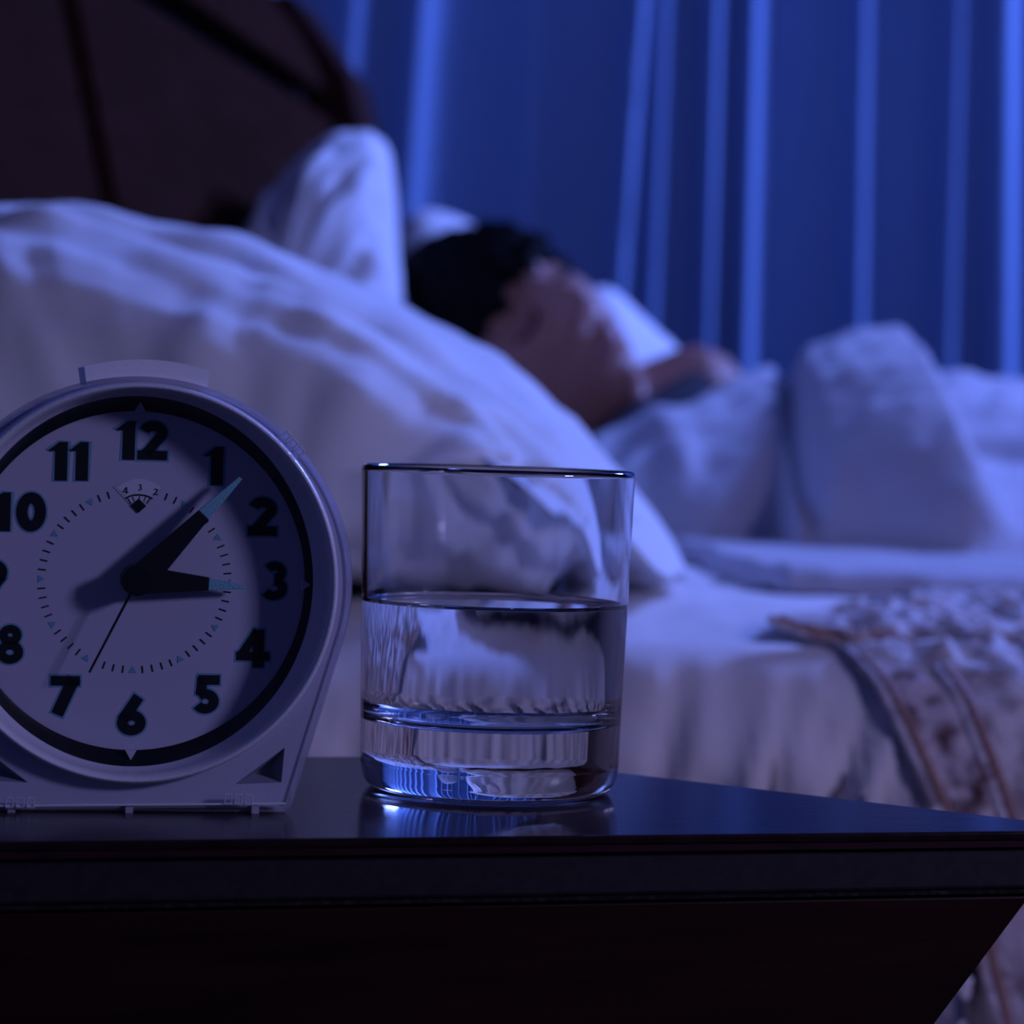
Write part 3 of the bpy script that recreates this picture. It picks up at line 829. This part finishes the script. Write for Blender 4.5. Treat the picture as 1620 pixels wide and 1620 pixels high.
NUM = {'12': [('1', 204), ('2', 243)], '11': [('1', 97), ('1', 130)], '10': [('1', 8), ('0', 51)]}
for txt, px, py in (('12', 0, 699), ('1', 345, 739), ('2', 420, 820), ('3', 441, 924), ('4', 407, 1033), ('5', 332, 1107), ('6', 212, 1141),
                    ('7', 104, 1107), ('8', 19, 1025), ('9', -9, 921), ('10', 0, 814), ('11', 0, 733)):
    for q, (mname, gr, ww) in enumerate((('teal', 3.0, DW + 0.00008), ('ink', 0.0, DW + 0.00020))):
        ink = Ink()
        for ch, cx in NUM.get(txt, [(txt, px)]): write(ink, ch, cx, py, 62, ww, gr)
        if q == 0: halo = ink
        else:
            nb_ = mesh_obj('numeral', ink.v, ink.f, M['ink'], ck)
            mesh_obj('numeral_outline', halo.v, halo.f, M['teal'], nb_)
# minute track
trk = Ink()
def el(r_, deg):                  # minute-track position, clockwise from twelve
    q = R(90 - deg); return (CX + r_ * 1.02 / CS * math.cos(q), CV + r_ * 0.98 / CS * math.sin(q))
CVT = CV
for k in range(60):
    d = k * 6
    if k % 5 == 0:
        if k == 0: continue
        ink = Ink(); ink.poly([el(151, d - 2.4), el(151, d + 2.4), el(140, d)], DW + 0.0001)
        mesh_obj('hour_marker', ink.v, ink.f, M['teal'], ck)
    elif k not in (58, 59, 1, 2):
        trk.stroke([el(140, d), el(152, d)], 2.3 / CS, DW + 0.0001)
tk = mesh_obj('minute_track', trk.v, trk.f, M['ink'], ck); tk['kind'] = 'stuff'
# alarm window: a recessed fan with the alarm disc showing 4 3 2
aw = Ink()
fan = [L(219, 815)] + [L(180 + 82 * i / 14, 773 - 16 * math.sin(math.pi * i / 14)) for i in range(15)]
fanp = plate('alarm_window', [fan], DW + 0.00012, DW + 0.00002, M['dial'], ck)
fan2 = [L(219, 808)] + [L(186 + 70 * i / 14, 774 - 13.5 * math.sin(math.pi * i / 14)) for i in range(15)]
plate('alarm_disc', [fan2], DW + 0.00018, DW + 0.00012, M['plastic'], fanp)
dk = Ink()
for ch, px, py in (('4', 200, 779), ('3', 223, 774), ('2', 248, 781)): write(dk, ch, px, py, 11, DW + 0.00026, 0, 0.62)
dk.stroke([L(*q) for q in [(200, 792), (206, 788.5), (213, 786.5), (222, 786), (231, 787), (238, 789.5), (243, 792.5)]], 2.6 / CS, DW + 0.00026)
for q0, q1 in (((204, 792), (209, 801)), ((211, 789), (214, 797)), ((222, 788), (222, 794)), ((232, 789), (229, 797)), ((239, 792), (234, 800))):
    dk.stroke([L(*q0), L(*q1)], 1.4 / CS, DW + 0.00026)
dk.poly([L(221, 792), L(233, 804), L(220, 815.5), L(208, 803)], DW + 0.00030)
mesh_obj('alarm_scale', dk.v, dk.f, M['ink'], fanp)

# hands
def hand(name, pts, w0, w1, m, parent=ck):
    return plate(name, [[L(*p) for p in pts]], w1, w0, m, parent, 0.00015)
mh = hand('minute_hand', [(205, 903), (313.6, 809), (329.6, 824), (240, 935), (215, 946), (196, 936), (192, 918)], DW + 0.0050, DW + 0.0060, M['ink'])
hand('luminous_tip', [(313.6, 809), (378, 755), (383, 759), (329.6, 824)], DW + 0.0050, DW + 0.0060, M['lume'], mh)
hh = hand('hour_hand', [(215, 897), (263, 905), (332, 917), (331, 938), (215, 944), (194, 930), (196, 908)], DW + 0.0032, DW + 0.0041, M['ink'])
hand('luminous_tip', [(332, 917), (390, 930.5), (391, 935.5), (331, 938)], DW + 0.0032, DW + 0.0041, M['lume'], hh)
hand('second_hand', [(204.5, 940), (208.5, 942), (143.5, 1068), (140, 1066.5)], DW + 0.0064, DW + 0.0067, M['ink'])
hub = [(lambda c: (c[0] + 24.5 / CS * math.cos(2*math.pi*i/40), c[1] + 24.5 / CS * math.sin(2*math.pi*i/40)))(L(216, 921)) for i in range(40)]
plate('hub', [hub], DW + 0.0078, DW + 0.0002, M['ring'], ck, 0.0006)

# snooze button: a curved bar on the dome
def bar(i, a, b):
    q = R(73.5 + 33.0 * i / 24); return ((a * math.cos(q)) / CS, (363 + b * math.sin(q)) / CS)
btn = [bar(i, 349, 354) for i in range(25)] + [bar(24 - i, 330, 318) for i in range(25)]
btn = [(x + L(224, 924)[0] * 0 + 0.0010, y) for x, y in btn]
plate('snooze_button', [btn], -0.004, -0.034, M['button'], ck, 0.0012)
# small moulded clips in the clear cover
def clips(px, py, ang, n=3):
    x0, y0 = L(px, py); c, s_ = math.cos(ang), math.sin(ang)
    for k in range(n):
        o_ = (k - 1) * 16.5
        q = lambda a, b: (x0 + (c * (o_ + a) - s_ * b) / CS, y0 + (s_ * (o_ + a) + c * b) / CS)
        plate('cover_clip', [[q(-6.5, -9), q(6.5, -9), q(6.5, 9), q(-6.5, 9)], [q(-4, -6), q(-4, 5), q(4, 5), q(4, -6)]], 0.0007, -0.0003, M['frost'], ck, 0.0002)
clips(33, 1268, 0); clips(376, 1267, 0); clips(458, 702, R(-48)); clips(-26, 694, R(48))
plate('cover_ledge', [[L(-28, 1271), L(452, 1274), L(452, 1277), L(-28, 1274)]], 0.0003, -0.0004, M['plastic'], ck, 0.0001)
for px in (204, 404, 20):
    x0, _ = L(px, 1286)
    plate('foot', [[(x0 - 0.0009, 0), (x0 + 0.0009, 0), (x0 + 0.0009, 0.0018), (x0 - 0.0009, 0.0018)]], -0.0002, -0.004, M['rubber'], ck)

# ------------------------------------------------------------------ glass of water
gc = PZ(773, 1248, TZ)
def lathe(name, prof, m, parent=None, n=96, cap=True):
    vs = []; fs = []; rings = []
    for r_, z in prof:
        if r_ < 1e-6:
            rings.append([len(vs)]); vs.append((0, 0, z))
        else:
            rings.append(list(range(len(vs), len(vs) + n)))
            vs += [(r_ * math.cos(2*math.pi*i/n), r_ * math.sin(2*math.pi*i/n), z) for i in range(n)]
    for a, b in zip(rings, rings[1:]):
        for i in range(n):
            j = (i + 1) % n
            if len(a) == 1: fs.append((a[0], b[j], b[i]))
            elif len(b) == 1: fs.append((a[i], a[j], b[0]))
            else: fs.append((a[i], a[j], b[j], b[i]))
    return mesh_obj(name, vs, fs, m, parent, True)
RB, RT, GH = 0.0343, 0.0363, 0.0855
def orad(z): return RB + (RT - RB) * z / GH
prof = [(0, 0.0022), (0.018, 0.0020), (0.026, 0.0012), (0.0285, 0.0003), (0.0300, 0.0), (0.0318, 0.0005), (0.0332, 0.0020), (0.0340, 0.0042), (orad(0.007), 0.007)]
prof += [(orad(z), z) for z in (0.0074, 0.008, 0.012, 0.02, 0.03, 0.04, 0.05, 0.06, 0.07, 0.08, 0.0838, 0.0841, 0.0842)]
prof += [(RT - 0.0002, 0.0852), (RT - 0.0007, GH), (RT - 0.0012, 0.0852), (RT - 0.0014, 0.0842)]
TH = 0.0014
prof += [(orad(z) - TH, z) for z in (0.0841, 0.0838, 0.08, 0.07, 0.06, 0.05, 0.04, 0.03, 0.026, 0.0243, 0.0237, 0.0235)]
prof += [(orad(0.0215) - TH - 0.0006, 0.0212), (orad(0.02) - TH - 0.0020, 0.0193), (0.0275, 0.0181), (0.020, 0.0174), (0.010, 0.0172), (0, 0.0171)]
gl = lathe('drinking_glass', prof, M['glass']); gl.location = (gc.x, gc.y, TZ + 0.0001)
tag(gl, 'clear straight-sided tumbler half full of water on the nightstand', 'drinking glass')
WZ = 0.0494; e_ = 0.00012
wp = [(0, 0.0171 - e_), (0.010, 0.0172 - e_), (0.020, 0.0174 - e_), (0.0275 + e_, 0.0181 - e_), (orad(0.02) - TH - 0.0020 + e_, 0.0193 - e_), (orad(0.0215) - TH - 0.0006 + e_, 0.0212)]
wp += [(orad(z) - TH + e_, z) for z in (0.0235, 0.0237, 0.0243, 0.026, 0.03, 0.04, WZ - 0.0012, WZ - 0.0006, WZ + 0.0006, WZ + 0.0010, WZ + 0.0011)]
wp += [(orad(WZ) - TH - 0.0003, WZ + 0.0007), (orad(WZ) - TH - 0.0008, WZ + 0.00035), (orad(WZ) - TH - 0.0016, WZ + 0.00008), (0.0318, WZ), (0.0310, WZ), (0.026, WZ), (0.012, WZ), (0, WZ)]
wa = lathe('water', wp, M['water']); wa.location = gl.location
tag(wa, 'still clear water filling the lower half of the tumbler', 'water')
